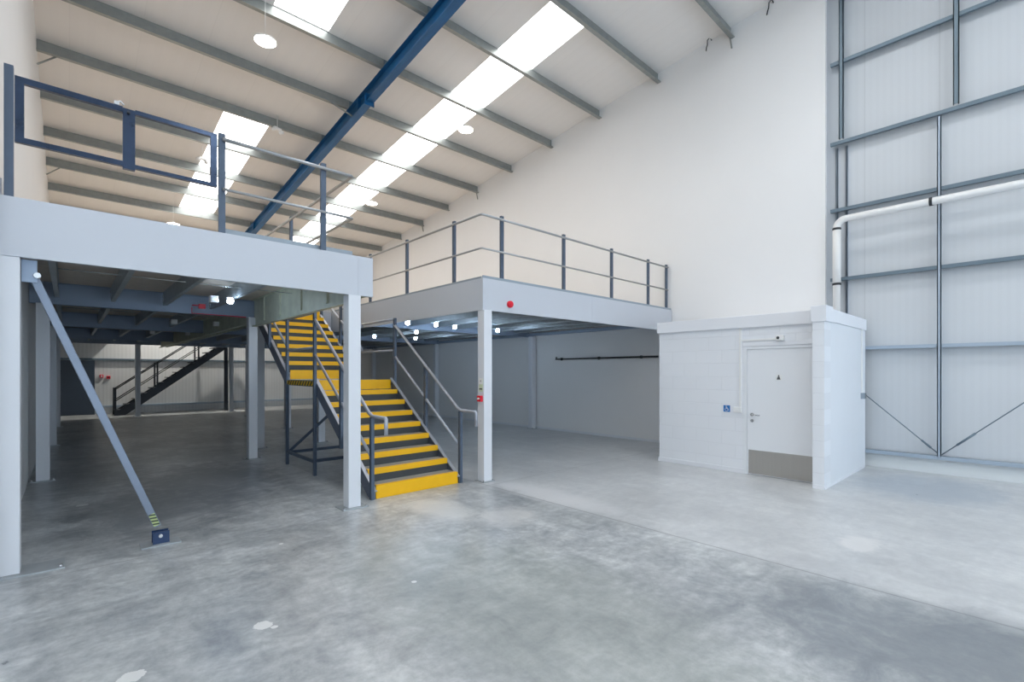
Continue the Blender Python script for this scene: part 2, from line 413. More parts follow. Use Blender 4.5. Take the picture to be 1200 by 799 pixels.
# blue rafter
rf = thing('blue_rafter', 'deep blue painted steel rafter crossing under the purlins from near roof to far eave', 'rafter', (4.93, 12, 0))
def rafter_part(name, x0, x1, dz0, dz1, parent, mat='blue', y0=YA, y1=YB):
    mb = MB()
    ys = [y0] + ([RIDGE] if y0 < RIDGE < y1 else []) + [y1]
    for a, b in zip(ys, ys[1:]):
        mb.prism([(x0, a - 12, roof_z(a) + dz0), (x0, b - 12, roof_z(b) + dz0), (x0, b - 12, roof_z(b) + dz1), (x0, a - 12, roof_z(a) + dz1)], (x1 - x0, 0, 0))
    return mb.build(name, mat, parent)
rafter_part('top_flange', -.085, .085, -.25, -.235, rf)
rafter_part('web', -.006, .006, -.53, -.245, rf)
rafter_part('bottom_flange', -.085, .085, -.545, -.53, rf)
for y in (10.45, 18.9):
    MB().box(-.082, -.004, y - 12.01, y - 11.99, roof_z(y) - .53, roof_z(y) - .25).build('web_stiffener', 'blue', rf)
MB().box(-.13, .10, 10.0 - 12 - .006, 10.0 - 12 + .006, roof_z(10) - .64, roof_z(10) - .38).build('splice_plate', 'blue', rf)
for y in PY:
    if YB - .3 > y > 3:
        z = roof_z(y)
        MB().box(-.06, .06, y - 12 - .075, y - 12 - .066, z - .235, z - .06).box(-.06, .06, y - 12 - .07, y - 12 - .004, z - .235, z - .227).build('purlin_cleat', 'girt', rf)
o = MB().bar((4.93 - .62, 11.0, roof_z(11) - .17), (4.93 - .03, 10.8, roof_z(10.8) - .49), .04, .008, (0, 1, 0)).build('fly_brace', 'galv')
tag(o, 'galvanised flat brace from a purlin down to the blue rafter', 'brace', None, 'thing')

# high bay lamps
def ray_at(u, v, z):
    t = (u - 600) / F_PX; s = (z - H) * F_PX / (HORIZON - v)
    return (s * (t * math.cos(YAW) + math.sin(YAW)), s * (-t * math.sin(YAW) + math.cos(YAW)))
LAMPS = [((2.52, 9.08), 7.45, 'round white high-bay lamp hanging on a cord left of the blue rafter, nearest the camera'),
         ((6.95, 9.15), 7.45, 'round white high-bay lamp hanging beside the long rooflight, above the mezzanine corner'),
         ((6.95, 14.0), 6.95, 'round white high-bay lamp hanging far down beside the long rooflight'),
         ((2.45, 18.6), 6.4, 'round white high-bay lamp low at the far eave above the pallet gate rail')]
LAMPS.append(((3.6, 23.7), 5.9, 'added round high-bay lamp brightening the far wall over the black staircase, hidden from view'))  # unseen lamp added to brighten the far wall
for (xy, z, lab) in LAMPS:
    t = thing('high_bay_lamp', lab, 'ceiling lamp', (xy[0], xy[1], z), 0, 'high-bay lamps')
    MB().lathe([(.04, .06), (.05, .05), (.06, .02), (.15, .01), (.185, -.0), (.185, -.015), (.175, -.02)][::-1], (0, 0, 0)).build('lamp_housing', 'plastic', t)
    MB().lathe([(.165, -.026), (.172, -.021)], (0, 0, 0)).build('lamp_lens', 'lamp' if z > 6 else 'lamp_fill', t)
    MB().tube([(0, 0, .05), (0, 0, roof_z(xy[1]) - z)], .004, 6).build('hanging_cord', 'plastic', t)
for (u, v, z, lab) in ((325, 151, 7.55, 'small white twin-spot fitting under the purlin beside the far left rooflight'), (237, 186, 6.95, 'small white twin-spot fitting under the far left rooflight'), (590, 236, 0, '')):
    if not z: continue
    for _ in range(30):
        x, y = ray_at(u, v, z); z = .5 * z + .5 * (roof_z(y) - .33)
    t = thing('emergency_light', lab, 'light', (x, y, z), .4)
    MB().box(-.10, .10, -.04, .04, -.03, .03).build('lamp_body', 'plastic', t, .01)
    for s in (-1, 1): MB().lathe([(.03, -.06), (.045, -.02), (.045, .03), (.02, .05)], (s * .11, 0, -.05), 'y', 16).build('spot_head', 'plastic', t)
    MB().tube([(0, 0, .03), (0, 0, roof_z(y) - z)], .008, 6).build('mounting_stem', 'plastic', t)
# cable hooks on the white wall
for y, z, lab in ((4.71, 8.79, 'small black bent hook on the white wall between the first two purlin ends'), (3.48, 8.90, 'small black bent hook high on the white wall at the photo top edge')):
    pts = [(XP - .0, y - .05, z + .0), (XP - .09, y - .05, z + .02), (XP - .09, y, z - .02), (XP - .05, y + .02, z - .09), (XP - .07, y + .03, z - .15), (XP, y + .07, z - .17)]
    tag(MB().tube(pts, .012, 8).build('cable_hook', 'dark'), lab, 'hook', None, 'thing')

# ------------------------------------------------------------------ cladding rails and posts
girts = [(.30, 'girt_light', 'lowest, just above the pale upstand'), (2.08, 'girt_light', 'second one up, level with the toilet block cap'), (3.34, 'girt', 'third one up, just above the toilet block roof'),
         (4.60, 'girt', 'fourth one up, just above the white drain pipe'), (5.82, 'girt', 'fifth one up, where the offset uprights meet'), (7.28, 'girt', 'sixth one up, nearest the top of the photo'), (8.6, 'girt', 'topmost, under the roof')]
for z, mt, lab in girts:
    d = .028 if z < 3.0 else .03
    x0, x1 = XC - .14, XC - .002; y0, y1 = YA, 2.50
    t = .01
    prof = [(x0, z + d), (x0 + .0, z - d), (x0 + .0 + t, z - d), (x0 + t, z + d - t), (x1, z + d - t), (x1, z + d)]
    prof = [(x0, z - d), (x0 + .05, z - d), (x0 + .05, z - d + t), (x0 + t, z - d + t), (x0 + t, z + d - t), (x1, z + d - t), (x1, z + d), (x0, z + d)]
    if z == .30: prof = [(x0, z - .055), (x0 + t, z - .055), (x0 + t, z - t + .0), (x1, z - t), (x1, z), (x0, z)]
    o = MB().prism([(a, y0, b) for a, b in prof], (0, y1 - y0, 0)).build('cladding_rail', mt)
    tag(o, f'steel rail across the grey cladding wall, {lab}', 'wall rail', 'rails on the cladding wall', 'thing')
def upright(y, z0, z1, w, mt, lab, x=XC - .155):
    o = MB().box(x, x + .012, y - w / 2, y + w / 2, z0, z1).box(x, x + .05, y - w / 2, y - w / 2 + .012, z0, z1).box(x, x + .05, y + w / 2 - .012, y + w / 2, z0, z1).build('cladding_upright', mt)
    return tag(o, lab, 'wall post', None, 'thing')
upright(1.0, .30, 5.76, .05, 'girt_light', 'long slim steel upright rising from the crossed brace foot on the cladding wall')
upright(.80, 5.88, 9.18, .07, 'girt', 'upper steel upright in the middle of the cladding wall, above the fifth rail')
upright(2.33, 5.88, 9.02, .07, 'girt', 'upper steel upright beside the edge of the white wall')
upright(2.42, 2.6, 5.76, .03, 'girt_light', 'thin pale tie strip behind the white drain pipe, nearer the white wall', XC - .05)
upright(2.27, 2.6, 5.76, .03, 'girt_light', 'thin pale tie strip behind the white drain pipe, further from the white wall', XC - .05)
upright(-1.6, .30, 9.2, .09, 'girt', 'steel upright of the cladding wall outside the photo')
def brace_rod(p, q, lab):
    t = thing('brace_rod', lab, 'brace', p)
    p, q = Vector(p), Vector(q); d = (q - p)
    MB().tube([(0, 0, 0), d], .008, 8).build('rod', 'girt', t)
    MB().tube([d * .10, d * .22], .016, 8).build('turnbuckle', 'girt', t)
brace_rod((XC - .12, 1.0, .33), (XC - .12, 2.0, 1.28), 'thin dark diagonal rod on the cladding wall running up towards the toilet block')
brace_rod((XC - .12, .97, .33), (XC - .12, -.8, 2.05), 'thin dark diagonal rod on the cladding wall running up away from the toilet block')
# white drain pipe
t = thing('drain_pipe', 'white drain pipe rising from the toilet block roof and bending along the cladding wall', 'pipe', (10.05, 2.35, 2.6))
zc, R = 4.36 - 2.6, .14
pts = [(0, 0, .02), (0, 0, zc - R)] + [(0, -R + R * math.cos(a), zc - R + R * math.sin(a)) for a in (math.pi / 2 * k / 6 for k in range(1, 7))] + [(0, -11.2, zc)]
MB().tube(pts, .058, 16).build('pipe_run', 'pipe', t)
for z in (.03, .62, zc - R - .02): MB().lathe([(.064, -.02), (.068, -.014), (.068, .014), (.064, .02)], (0, 0, z)).build('rubber_collar', 'dark', t)
for z in (.62, ): MB().lathe([(.063, 0), (.063, 1.0 - .02)], (0, 0, z - .0)).build('pipe_sleeve', 'pipe', t)
for y in (-1.27, -5, -9): MB().lathe([(.064, -.02), (.068, -.014), (.068, .014), (.064, .02)], (0, y, zc), 'y').box(.05, .21, y - .012, y + .012, zc - .012, zc + .012).build('pipe_clip', 'dark', t)

# ------------------------------------------------------------------ toilet block
TX, TY0, TY1, TZ = 8.10, 1.97, 4.71, 2.38
tb = thing('toilet_block', 'white painted blockwork toilet block with door, standing against the tall white wall', 'toilet block', (TX, TY0, 0))
def L(x): return x - TX
def LY(y): return y - TY0
D0, D1, DZ = 2.16, 3.13, 2.02
mb = MB(); w = .14
mb.box(0, w, .14, LY(D0), 0, TZ).box(0, w, LY(D1), LY(TY1), 0, TZ).box(0, w, LY(D0), LY(D1), DZ + .02, TZ)
mb.build('front_wall', 'block', tb)
MB().box(L(7.79), 0, 0, .145, 0, TZ).build('corner_pier', 'block', tb)
MB().box(0, L(10.24), 0, .14, 0, TZ).build('end_wall', 'block_side', tb)
MB().box(w, L(10.14), LY(TY1) - .14, LY(TY1), 0, TZ).build('rear_wall', 'block_side', tb)
MB().box(.14, L(10.14), .14, LY(TY1) - .14, TZ - .03, TZ).build('roof_slab', 'cap', tb)
mb = MB().box(-.04, .0, .1, LY(TY1) + .03, TZ - .005, TZ + .19).box(0, L(10.13), -.02, LY(TY1) + .03, TZ + .002, TZ + .19).box(L(10.13), L(10.24), -.02, .3, TZ + .002, TZ + .19)
mb.build('cap_board', 'cap', tb, .004)
MB().box(L(7.77), .02, -.03, .165, TZ - .01, TZ + .215).build('corner_cap', 'cap', tb, .004)
MB().box(-.018, 0, LY(D1) + .02, LY(TY1) + .018, 0, .075).box(0, .12, LY(TY1), LY(TY1) + .018, 0, .075).build('skirting_board', 'cap', tb, .003)
MB().box(L(7.778), L(7.79), -.0, .145, 0, .06).box(L(7.79), L(10.13), -.012, 0, 0, .03).build('skirting_board', 'cap', tb, .003)
MB().box(-.022, 0, .15, LY(D1) + .07, DZ + .05, DZ + .11).build('lintel', 'cap', tb, .004)
fr = MB().box(-.012, .10, LY(D1) - .0, LY(D1) + .045, 0, DZ + .045).box(-.012, .10, LY(D0) - .012, LY(D0), 0, DZ + .045).box(-.012, .10, LY(D0), LY(D1), DZ, DZ + .045).build('door_frame', 'door', tb, .003)
dr = MB().box(.002, .055, LY(D0) + .002, LY(D1) - .002, .008, DZ - .002).build('door', 'door', tb, .003)
kp = MB().box(-.001, .002, LY(D0) + .02, LY(D1) - .02, .02, .40).build('kick_plate', 'steel', dr, label='brushed metal kick plate along the foot of the door')
hy = LY(D1) - .075
MB().lathe([(.028, -.008), (.028, .012)], (.0, hy, .97), 'x').tube([(0, hy, .97), (-.045, hy, .97), (-.05, hy - .02, .97), (-.05, hy - .13, .965)], .010, 8).build('door_handle', 'chrome', dr)
MB().lathe([(.026, -.006), (.026, .012)], (.0, hy, .87), 'x').box(-.02, -.006, hy - .006, hy + .006, .853, .887).build('thumb_turn', 'chrome', dr)
for z in (.35, 1.05, 1.78): MB().lathe([(.009, 0), (.009, .10)], (-.004, LY(D0) + .002, z), 'z', 10).build('hinge', 'chrome', dr)
MB().box(-.003, .002, LY(2.66) - .042, LY(2.66) + .042, 1.53, 1.615).build('sign_plate', 'plastic', dr, .004)
sg = MB().lathe([(.011, 0), (.011, .003)], (-.006, LY(2.66), 1.597), 'x', 14)
sg.prism([(-.006, LY(2.66) - .026, 1.538), (-.006, LY(2.66) + .026, 1.538), (-.006, LY(2.66) + .012, 1.584), (-.006, LY(2.66) - .012, 1.584)], (.003, 0, 0))
sg.build('toilet_symbol', simple('symbol_grey', (.10, .10, .11), .5), dr)
# surface conduit and fittings
cy = LY(3.235)
cn = MB().box(-.022, 0, cy - .018, cy + .018, 1.06, TZ - .01).box(-.020, 0, LY(2.68), cy, 2.155, 2.185).build('surface_conduit', 'plastic', tb, .003)
dv = thing('motion_sensor', 'small white box with a black lens above the toilet block door', 'sensor', (TX, 2.63, 2.14))
MB().box(-.07, 0, -.055, .055, 0, .085).build('sensor_body', 'plastic', dv, .008)
MB().lathe([(.008, -.012), (.020, -.006), (.022, .004)], (-.075, .02, .045), 'x', 16).build('sensor_lens', 'dark', dv)
jb = thing('pull_switch_box', 'small white switch box at the foot of the conduit beside the toilet door', 'switch', (TX, 3.28, .99))
MB().box(-.045, 0, -.075, .055, 0, .09).build('switch_body', 'plastic', jb, .006)
MB().box(-.05, -.045, -.03, .03, .03, .06).build('rocker', 'plastic', jb, .002)
sn = thing('accessible_toilet_sign', 'small square blue wheelchair sign on the white toilet block wall', 'sign', (TX, 3.46, .99))
MB().box(-.006, 0, -.055, .055, 0, .11).build('sign_panel', 'signblue', sn, .002)
g = MB(); X = -.008
def P(a, b): return (X, -a, b)    # a to the viewer's right
g.lathe([(.007, 0), (.007, .002)], P(-.008, .094), 'x', 12)
g.bar(P(-.008, .086), P(-.004, .055), .002, .007, (0, 1, 0)); g.bar(P(-.007, .072), P(.014, .072), .002, .006); g.bar(P(-.005, .056), P(.018, .056), .002, .007); g.bar(P(.018, .057), P(.028, .028), .002, .007, (0, 1, 0)); g.bar(P(.027, .028), P(.036, .031), .002, .006)
for k in range(14):
    a0 = math.radians(115 + k * 17); a1 = math.radians(115 + (k + 1) * 17)
    g.bar(P(-.003 + .024 * math.cos(a0), .040 + .024 * math.sin(a0)), P(-.003 + .024 * math.cos(a1), .040 + .024 * math.sin(a1)), .002, .005)
g.build('wheelchair_symbol', 'plastic', sn)
es = thing('wall_switch', 'small grey switch on the end wall of the toilet block facing the cladding', 'switch', (9.95, TY0, 1.20))
MB().box(-.045, .045, -.06, 0, 0, .10).build('switch_body', 'toe', es, .004)
MB().box(-.035, .035, -.066, -.06, .01, .09).build('switch_plate', simple('grey_switch', (.16, .17, .18), .4), es, .003)
MB().box(-.010, .010, -.02, 0, .085, 1.19).build('switch_conduit', 'plastic', es, .003)

# ------------------------------------------------------------------ mezzanine
DT, FB, FT = 3.07, 2.59, 3.07     # deck top, fascia bottom, fascia top
YF = 5.58
def c_joist(mb, x, y0, y1, z0=2.80, z1=3.028, w=.055, t=.006, s=1):
    prof = [(0, z0), (s * w, z0), (s * w, z0 + .015), (s * (w - t), z0 + .015), (s * (w - t), z0 + t), (s * t, z0 + t), (s * t, z1 - t), (s * w, z1 - t), (s * w, z1), (0, z1)]
    mb.prism([(x + a, y0, b) for a, b in prof], (0, y1 - y0, 0))
def x_beam(mb, y, x0, x1, z0=2.70, z1=3.028, w=.13):
    mb.box(x0, x1, y - w / 2, y + w / 2, z0, z0 + .012); mb.box(x0, x1, y - w / 2, y + w / 2, z1 - .012, z1); mb.box(x0, x1, y - .005, y + .005, z0 + .012, z1 - .012)
ROWS = [5.68, 10.22, 15.0, 20.0, 23.0]
# --- near platform
mp = thing('mezzanine_platform', 'raised pale grey mezzanine deck carrying the pallet gate, over the diagonal brace', 'mezzanine', (XL, YF, 0))
def PL(mb, name, mat, parent, **k):
    o = mb.build(name, mat, parent, **k); o.matrix_parent_inverse = Matrix.Translation(-Vector(parent.location)); return o
PL(MB().box(XL + .005, 2.79, YF, YF + .015, FB, FT).box(XL + .005, 2.79, YF + .015, YF + .05, FT - .012, FT).box(XL + .005, 2.79, YF + .015, YF + .05, FB, FB + .012), 'fascia', 'fascia', mp)
PL(MB().box(2.60, 2.79, YF, YF + .0, FB, FT) if 0 else MB().box(2.598, 2.60, YF - .003, YF, FB + .01, FT - .01), 'fascia_joint', 'fascia', mp)
PL(MB().box(2.775, 2.79, YF + .05, 22.95, FB + .02, FT), 'side_fascia', 'side', mp)
PL(MB().box(XL + .005, 2.77, YF + .05, 23.1, 3.03, DT - .005), 'deck_board', 'board', mp)
PL(MB().box(XL + .005, 1.33, 23.1, YB - .02, 3.03, DT - .005), 'deck_board', 'board', mp)
PL(MB().box(1.19, 2.60, YF + .17, YF + .19, DT, DT + .09), 'toe_board', 'toe', mp)
PL(MB().box(XL + .01, -.40, YF + .1, YF + .9, DT, DT + .16), 'end_kerb', 'fascia', mp)
for y in ROWS:
    m_ = MB()
    if y == 5.68: x_beam(m_, y + .0, XL + .01, 2.62, 2.62)
    else: x_beam(m_, y, XL + .01, 2.77)
    PL(m_, 'primary_beam', 'primary', mp)
bays = [(ROWS[i] + .07, ROWS[i + 1] - .07) for i in range(4)]
for (a, b) in bays:
    for x in (-.16, .50, 1.19, 1.88):
        m_ = MB(); c_joist(m_, x, a, b); PL(m_, 'joist', 'joist', mp)
    m_ = MB(); c_joist(m_, 2.63, a, b, 2.52 if a < 6 else 2.60, 3.028, .07, .008, -1); PL(m_, 'edge_joist', 'side', mp)
    for ym in ((a + b) / 2,):
        PL(MB().tube([(-.10, ym, 2.90), (2.60, ym, 2.90)], .006, 6), 'tie_rod', 'bolt', mp)
    for x in (-.16, .50, 1.19, 1.88):
        PL(MB().box(x - .004, x, b - .07, b, 2.84, 2.99).box(x - .012, x - .004, b - .055, b - .02, 2.86, 2.89).box(x - .012, x - .004, b - .055, b - .02, 2.94, 2.97), 'joist_cleat', 'bolt', mp)
for y in (6.6, 7.6, 8.6, 9.5):
    PL(MB().box(2.60, 2.63, y - .03, y + .03, 2.60, 3.02), 'web_cleat', 'side', mp)
# --- further platform
XS, XE = 4.56, XP - .01
mq = thing('mezzanine_platform', 'raised pale grey mezzanine deck with the red sounder, reaching the toilet block', 'mezzanine', (XS, YF, 0))
PL(MB().box(XS, XE, YF, YF + .015, FB, FT - .0).box(XS + .015, XE, YF + .015, YF + .05, FB, FB + .012), 'fascia', 'fascia', mq)
PL(MB().box(7.2, 7.203, YF - .003, YF, FB + .01, FT - .01), 'fascia_joint', 'fascia', mq)
PL(MB().box(XS, XS + .015, YF + .015, 11.2, FB, FT), 'side_fascia', 'fascia', mq)
PL(MB().box(XS + .02, XE, YF + .02, YF + .04, FT, FT + .045).box(XS, XS + .015, YF + .04, 11.2, FT, FT + .03), 'toe_board', 'toe', mq)
PL(MB().box(XS + .016, XE, YF + .05, 23.1, 3.03, DT - .005), 'deck_board', 'board', mq)
PL(MB().box(2.80, XS + .016, 11.25, 23.1, 3.03, DT - .005), 'deck_board', 'board', mq)
PL(MB().box(2.80, XS - .002, 11.22, 11.24, FB + .1, FT), 'landing_fascia', 'fascia', mq)
for y in ROWS:
    m_ = MB()
    x_beam(m_, y, 2.80 if y > 11 else XS + .02, XE, 2.62 if y == 5.68 else 2.70); PL(m_, 'primary_beam', 'primary', mq)
for i, (a, b) in enumerate(bays):
    xs = [4.70 + .68 * k for k in range(8)]
    if i == 1: xs_l = [3.3, 3.9]; aa = 11.3
    elif i > 1: xs_l = [3.3, 3.9]; aa = a
    else: xs_l = []
    for x in xs:
        m_ = MB(); c_joist(m_, x, a, b, 2.78); PL(m_, 'joist', 'joist', mq)
    for x in xs_l:
        m_ = MB(); c_joist(m_, x, aa, b, 2.78); PL(m_, 'joist', 'joist', mq)
    PL(MB().tube([(4.7, (a + b) / 2, 2.90), (10.0, (a + b) / 2, 2.90)], .006, 6), 'tie_rod', 'bolt', mq)
PL(MB().box(XE - .10, XE, YF + .1, 23.0, 2.72, 2.80), 'wall_angle', 'primary', mq)

# --- columns
def column(x, y, lab, top=2.59, px=.14, py=.12, w=.155, mt='column', left=None):
    pl = px if left is None else left
    t = thing('steel_column', lab, 'column', (x, y, 0), 0, 'pale grey mezzanine columns')
    MB().box(-w / 2, w / 2, -w / 2, w / 2, .012, top).build('shaft', mt, t, .006)
    MB().box(-pl, px, -py, py, 0, .012).build('base_plate', 'plate', t, .002)
    for sx in (-1, 1): MB().lathe([(.012, .012), (.012, .030)], (px - .025 if sx > 0 else -(pl - .02), -py + .03, 0), 'z', 6).build('anchor_bolt', 'bolt', t)
    return t
C0, C1, C2 = -.305, 2.55, 4.645
column(C0 - .065, 5.665, 'pale grey column at the near left edge, its foot cut by the photo frame', 2.59, .345, .14, left=.075)
column(C1, 5.65, 'tall pale grey column in front of the yellow stairs', 2.59, .16, .13)
column(C2, 5.635, 'pale grey column carrying the red call point and notice', 2.59, .11, .11)
column(C0 + .015, 10.22, 'pale grey column by the side wall, second in the row behind the near left column', 2.70)
column(C0 + .025, 15.0, 'pale grey column by the side wall, third in the row behind the near left column', 2.70)
column(C0 + .04, 20.0, 'pale grey column by the side wall, fourth in the row behind the near left column', 2.70)
column(C1 + .035, 10.15, 'pale grey column standing left of the stair landing', 2.70)
column(1.90, 22.75, 'pale grey column in front of the far black staircase', 2.70)
column(4.99, 22.75, 'pale grey column beside the top of the far black staircase', 2.70)
column(3.06, 11.42, 'pale grey column just behind the column left of the stair landing', 2.69)
column(4.38, 11.42, 'pale grey column seen under the landing beside the first flight', 2.69)
column(4.74, 14.9, 'pale grey column seen under the landing between its legs', 2.70)
column(4.98, 20.1, 'pale grey column far back, just left of the column by the stair landing', 2.70)
column(10.02, 5.70, 'pale grey column tucked beside the toilet block', 2.59, .08, .10)
column(10.02, 9.97, 'pale grey column against the shaded white wall, nearest the toilet block', 2.70, .10, .12)
column(10.02, 15.0, 'pale grey column against the shaded white wall, behind the stair handrail foot', 2.70, .10, .12)
column(10.02, 20.0, 'pale grey column against the shaded white wall, seen through the landing rails', 2.70, .10, .12)

# --- diagonal brace
P0 = Vector((-.235, 5.70, 2.50)); P1 = Vector((.645, 5.70, .115))
br = thing('diagonal_brace', 'lavender grey steel brace leaning from the near left column top to the floor', 'brace', (.645, 5.70, 0))
off = Vector((.645, 5.70, 0)); d = (P1 - P0).normalized()
MB().bar(P0 - off, P1 - d * .06 - off, .05, .062, Vector((0, 1, 0)).cross(d)).build('brace_tube', 'brace', br, .006)
MB().box(-.933, -.84, -.045, -.035, 2.40, 2.585).build('gusset_plate', 'primary', br)
MB().lathe([(.022, -.075), (.026, -.06), (.026, -.03)], (P0.x - off.x + .04, 0, 2.46), 'y', 12).build('top_bolt', 'bolt', br)
s0 = P1 - d * .20 - off; s1 = P1 - d * .075 - off
MB().bar(s0 + Vector((0, -.027, 0)), s1 + Vector((0, -.027, 0)), .003, .05, Vector((0, 1, 0)).cross(d)).build('inspection_sticker', 'sticker', br)
for y_ in (-.045, .033): MB().box(-.06, .07, y_, y_ + .012, .012, .125).build('foot_lug', 'lug', br)
MB().lathe([(.014, -.062), (.018, -.05), (.018, .06)], (0.0, 0, .085), 'y', 12).build('pin', 'bolt', br)
MB().box(-.15, .16, -.10, .10, 0, .012).build('base_plate', 'plate', br, .002)

# ------------------------------------------------------------------ guardrails and gate
ZD = DT; ZT, ZM = 4.055, 3.54
gt = thing('pallet_gate', 'navy steel up-and-over pallet gate above the near mezzanine edge', 'gate', (XL, 5.63, ZD))
def rect_frame(mb, x0, x1, z0, z1, y, w=.045, d=.03):
    mb.box(x0, x1, y - d / 2, y + d / 2, z1 - w, z1); mb.box(x0, x1, y - d / 2, y + d / 2, z0, z0 + w)
    mb.box(x0, x0 + w * 1.1, y - d / 2, y + d / 2, z0 + w, z1 - w); mb.box(x1 - w * 1.1, x1, y - d / 2, y + d / 2, z0 + w, z1 - w)
def PG(mb, name, mat, parent, **k): return PL(mb, name, mat, parent, **k)
m_ = MB(); m_.box(-.325, .36, 5.61, 5.65, 4.02, 4.07).box(-.325, .36, 5.61, 5.65, 3.53, 3.575).box(-.325, -.27, 5.61, 5.65, 3.575, 4.02); PG(m_, 'gate_leaf', 'gate', gt)
m_ = MB(); m_.box(.45, 1.105, 5.61, 5.65, 4.03, 4.07).box(.45, 1.105, 5.61, 5.65, 3.53, 3.565).box(1.05, 1.105, 5.61, 5.65, 3.565, 4.03); PG(m_, 'gate_leaf', 'gate', gt)
PG(MB().box(.36, .45, 5.605, 5.655, 3.51, 4.06), 'centre_plate', 'gate', gt, bevel=.003)
PG(MB().box(.30, .335, 5.60, 5.64, 4.07, 4.10).tube([(.317, 5.62, 4.10), (.345, 5.62, 4.115), (.37, 5.62, 4.09)], .008, 8), 'latch', 'bolt', gt)
PG(MB().lathe([(.012, -.03), (.012, 0)], (.40, 5.605, 4.02), 'y', 12), 'latch_hole', 'dark', gt)
PG(MB().box(-.385, -.33, 5.60, 5.66, ZD, 4.14), 'gate_post', 'post', gt, bevel=.003)
def railing(name, label, pts, posts, loc, zt=ZT, zm=ZM, zd=ZD, post_top=4.125, rmat='rail', side=(0, 0)):
    t = thing(name, label, 'guardrail', loc)
    PG(MB().tube([(x, y, zt) for x, y in pts], .019, 10), 'top_rail', rmat, t)
    PG(MB().tube([(x, y, zm) for x, y in pts], .016, 10), 'mid_rail', rmat, t)
    for (x, y, ax) in posts:
        dx, dy = (.03, .02) if ax == 'x' else (.02, .03)
        PG(MB().box(x - dx, x + dx, y - dy, y + dy, zd, post_top).box(x - .06, x + .06, y - .045, y + .045, zd, zd + .008), 'post', 'post', t, bevel=.002)
    return t
railing('guardrail', 'guardrail of the near mezzanine turning back at the corner beyond the gate', [(1.165, 5.655), (2.54, 5.655), (2.56, 5.675), (2.56, 11.1)],
        [(1.165, 5.70, 'x'), (2.215, 5.70, 'x'), (2.60, 8.0, 'y'), (2.60, 9.5, 'y'), (2.60, 11.0, 'y')], (1.165, 5.7, ZD))
railing('guardrail', 'long guardrail around the corner of the further mezzanine by the white wall', [(10.26 - .15, 5.66), (4.62, 5.66), (4.60, 5.68), (4.60, 11.1)],
        [(5.045, 5.70, 'x'), (6.53, 5.70, 'x'), (7.98, 5.70, 'x'), (9.33, 5.70, 'x'), (10.10, 5.70, 'x'), (4.64, 6.42, 'y'), (4.64, 7.91, 'y'), (4.64, 9.4, 'y'), (4.64, 10.9, 'y')], (4.6, 5.7, ZD))

# ------------------------------------------------------------------ main staircase (local: x across, y along)
SX0, SX1, SY = 2.92, 4.27, 5.80
W = SX1 - SX0; G, RZ = .253, .1685
st = thing('staircase', 'yellow-edged steel staircase with a landing rising between the two mezzanines', 'staircase', (SX0, SY, 0))
def tread(y, z, front_full, depth=.27, first=False):
    t = MB().box(.03, W - .03, y, y + depth, z - .035, z).build('tread', 'tread', st)
    m_ = MB()
    if front_full: m_.box(.02, W - .02, y - .012, y, z - RZ + (.002 if first else .01), z)
    else: m_.box(.03, W - .03, y - .012, y, z - .07, z)
    m_.box(.03, W - .03, y - .012, y + .045, z, z + .006)
    m_.build('nosing', 'yellow', t, label='bright yellow step edge')
    if not front_full: MB().box(.03, W - .03, y, y + .012, z - RZ, z - .035).build('riser', 'riser', t)
for k in range(8): tread(G * k, RZ * (k + 1), k == 0, first=(k == 0))
LY0, LY1, LZ = G * 8, 3.30, RZ * 9
ld = MB().box(.0, W, LY0, LY1 + .02, LZ - .05, LZ).build('landing', 'tread', st)
MB().box(.02, W - .02, LY0 - .012, LY0, LZ - RZ + .01, LZ).box(.02, W - .02, LY0 - .012, LY0 + .05, LZ, LZ + .006).build('nosing', 'yellow', ld)
MB().box(-.046, -.042, LY0 - .0, LY1, LZ - .085, LZ - .01).build('edge_strip', 'hazard', ld, label='black and yellow hazard strip')
R2 = (3.05 - LZ) / 9
for k in range(9):
    y = LY1 + G * k; z = LZ + R2 * (k + 1)
    RZs = RZ; RZ = R2
    if k < 8: tread(y, z, k == 0)
    RZ = RZs
MB().box(.03, W - .03, LY1 + G * 8 - .012, LY1 + G * 8, 3.05 - R2, 3.05).box(.03, W - .03, LY1 + G * 8, LY1 + G * 8 + .09, 3.05 - .03, 3.056).build('top_nosing', 'yellow', st)
def stringer(x, t_=.012, s=1):
    m_ = MB(); fl = MB()
    def seg(ya, za, yb, zb, h):
        m_.prism([(x, ya, za - h), (x, yb, zb - h), (x, yb, zb), (x, ya, za)], (t_ * s, 0, 0))
        dv = Vector((0, yb - ya, zb - za)).normalized()
        fl.bar((x + s * .02, ya, za), (x + s * .02, yb, zb), .05, .012)
    seg(-.02, .10, LY0, LZ + .03, .22)
    m_.prism([(x, -.02, 0), (x, .17, 0), (x, -.02, -.12 + .10)], (t_ * s, 0, 0))
    seg(LY0, LZ + .0, LY1, LZ + .0, .10)
    seg(LY1, LZ + .06, LY1 + G * 8, LZ + .06 + R2 * 8 + .04, .24)
    fl.build('top_flange', 'stair_rail', m_.build('stringer', 'stringer', st), label='top edge coloured lighter as if catching light')  # flange coloured lighter to stand for light on the dark stringer
stringer(-.012); stringer(W + .012, s=-1)
def hr_path(x):
    return [(x, -.38, .87), (x, -.38, 1.06), (x, -.36, 1.08), (x, -.02, 1.08), (x, .08, 1.12), (x, LY0 - .06, 2.50)]
ZL = LZ + 1.09
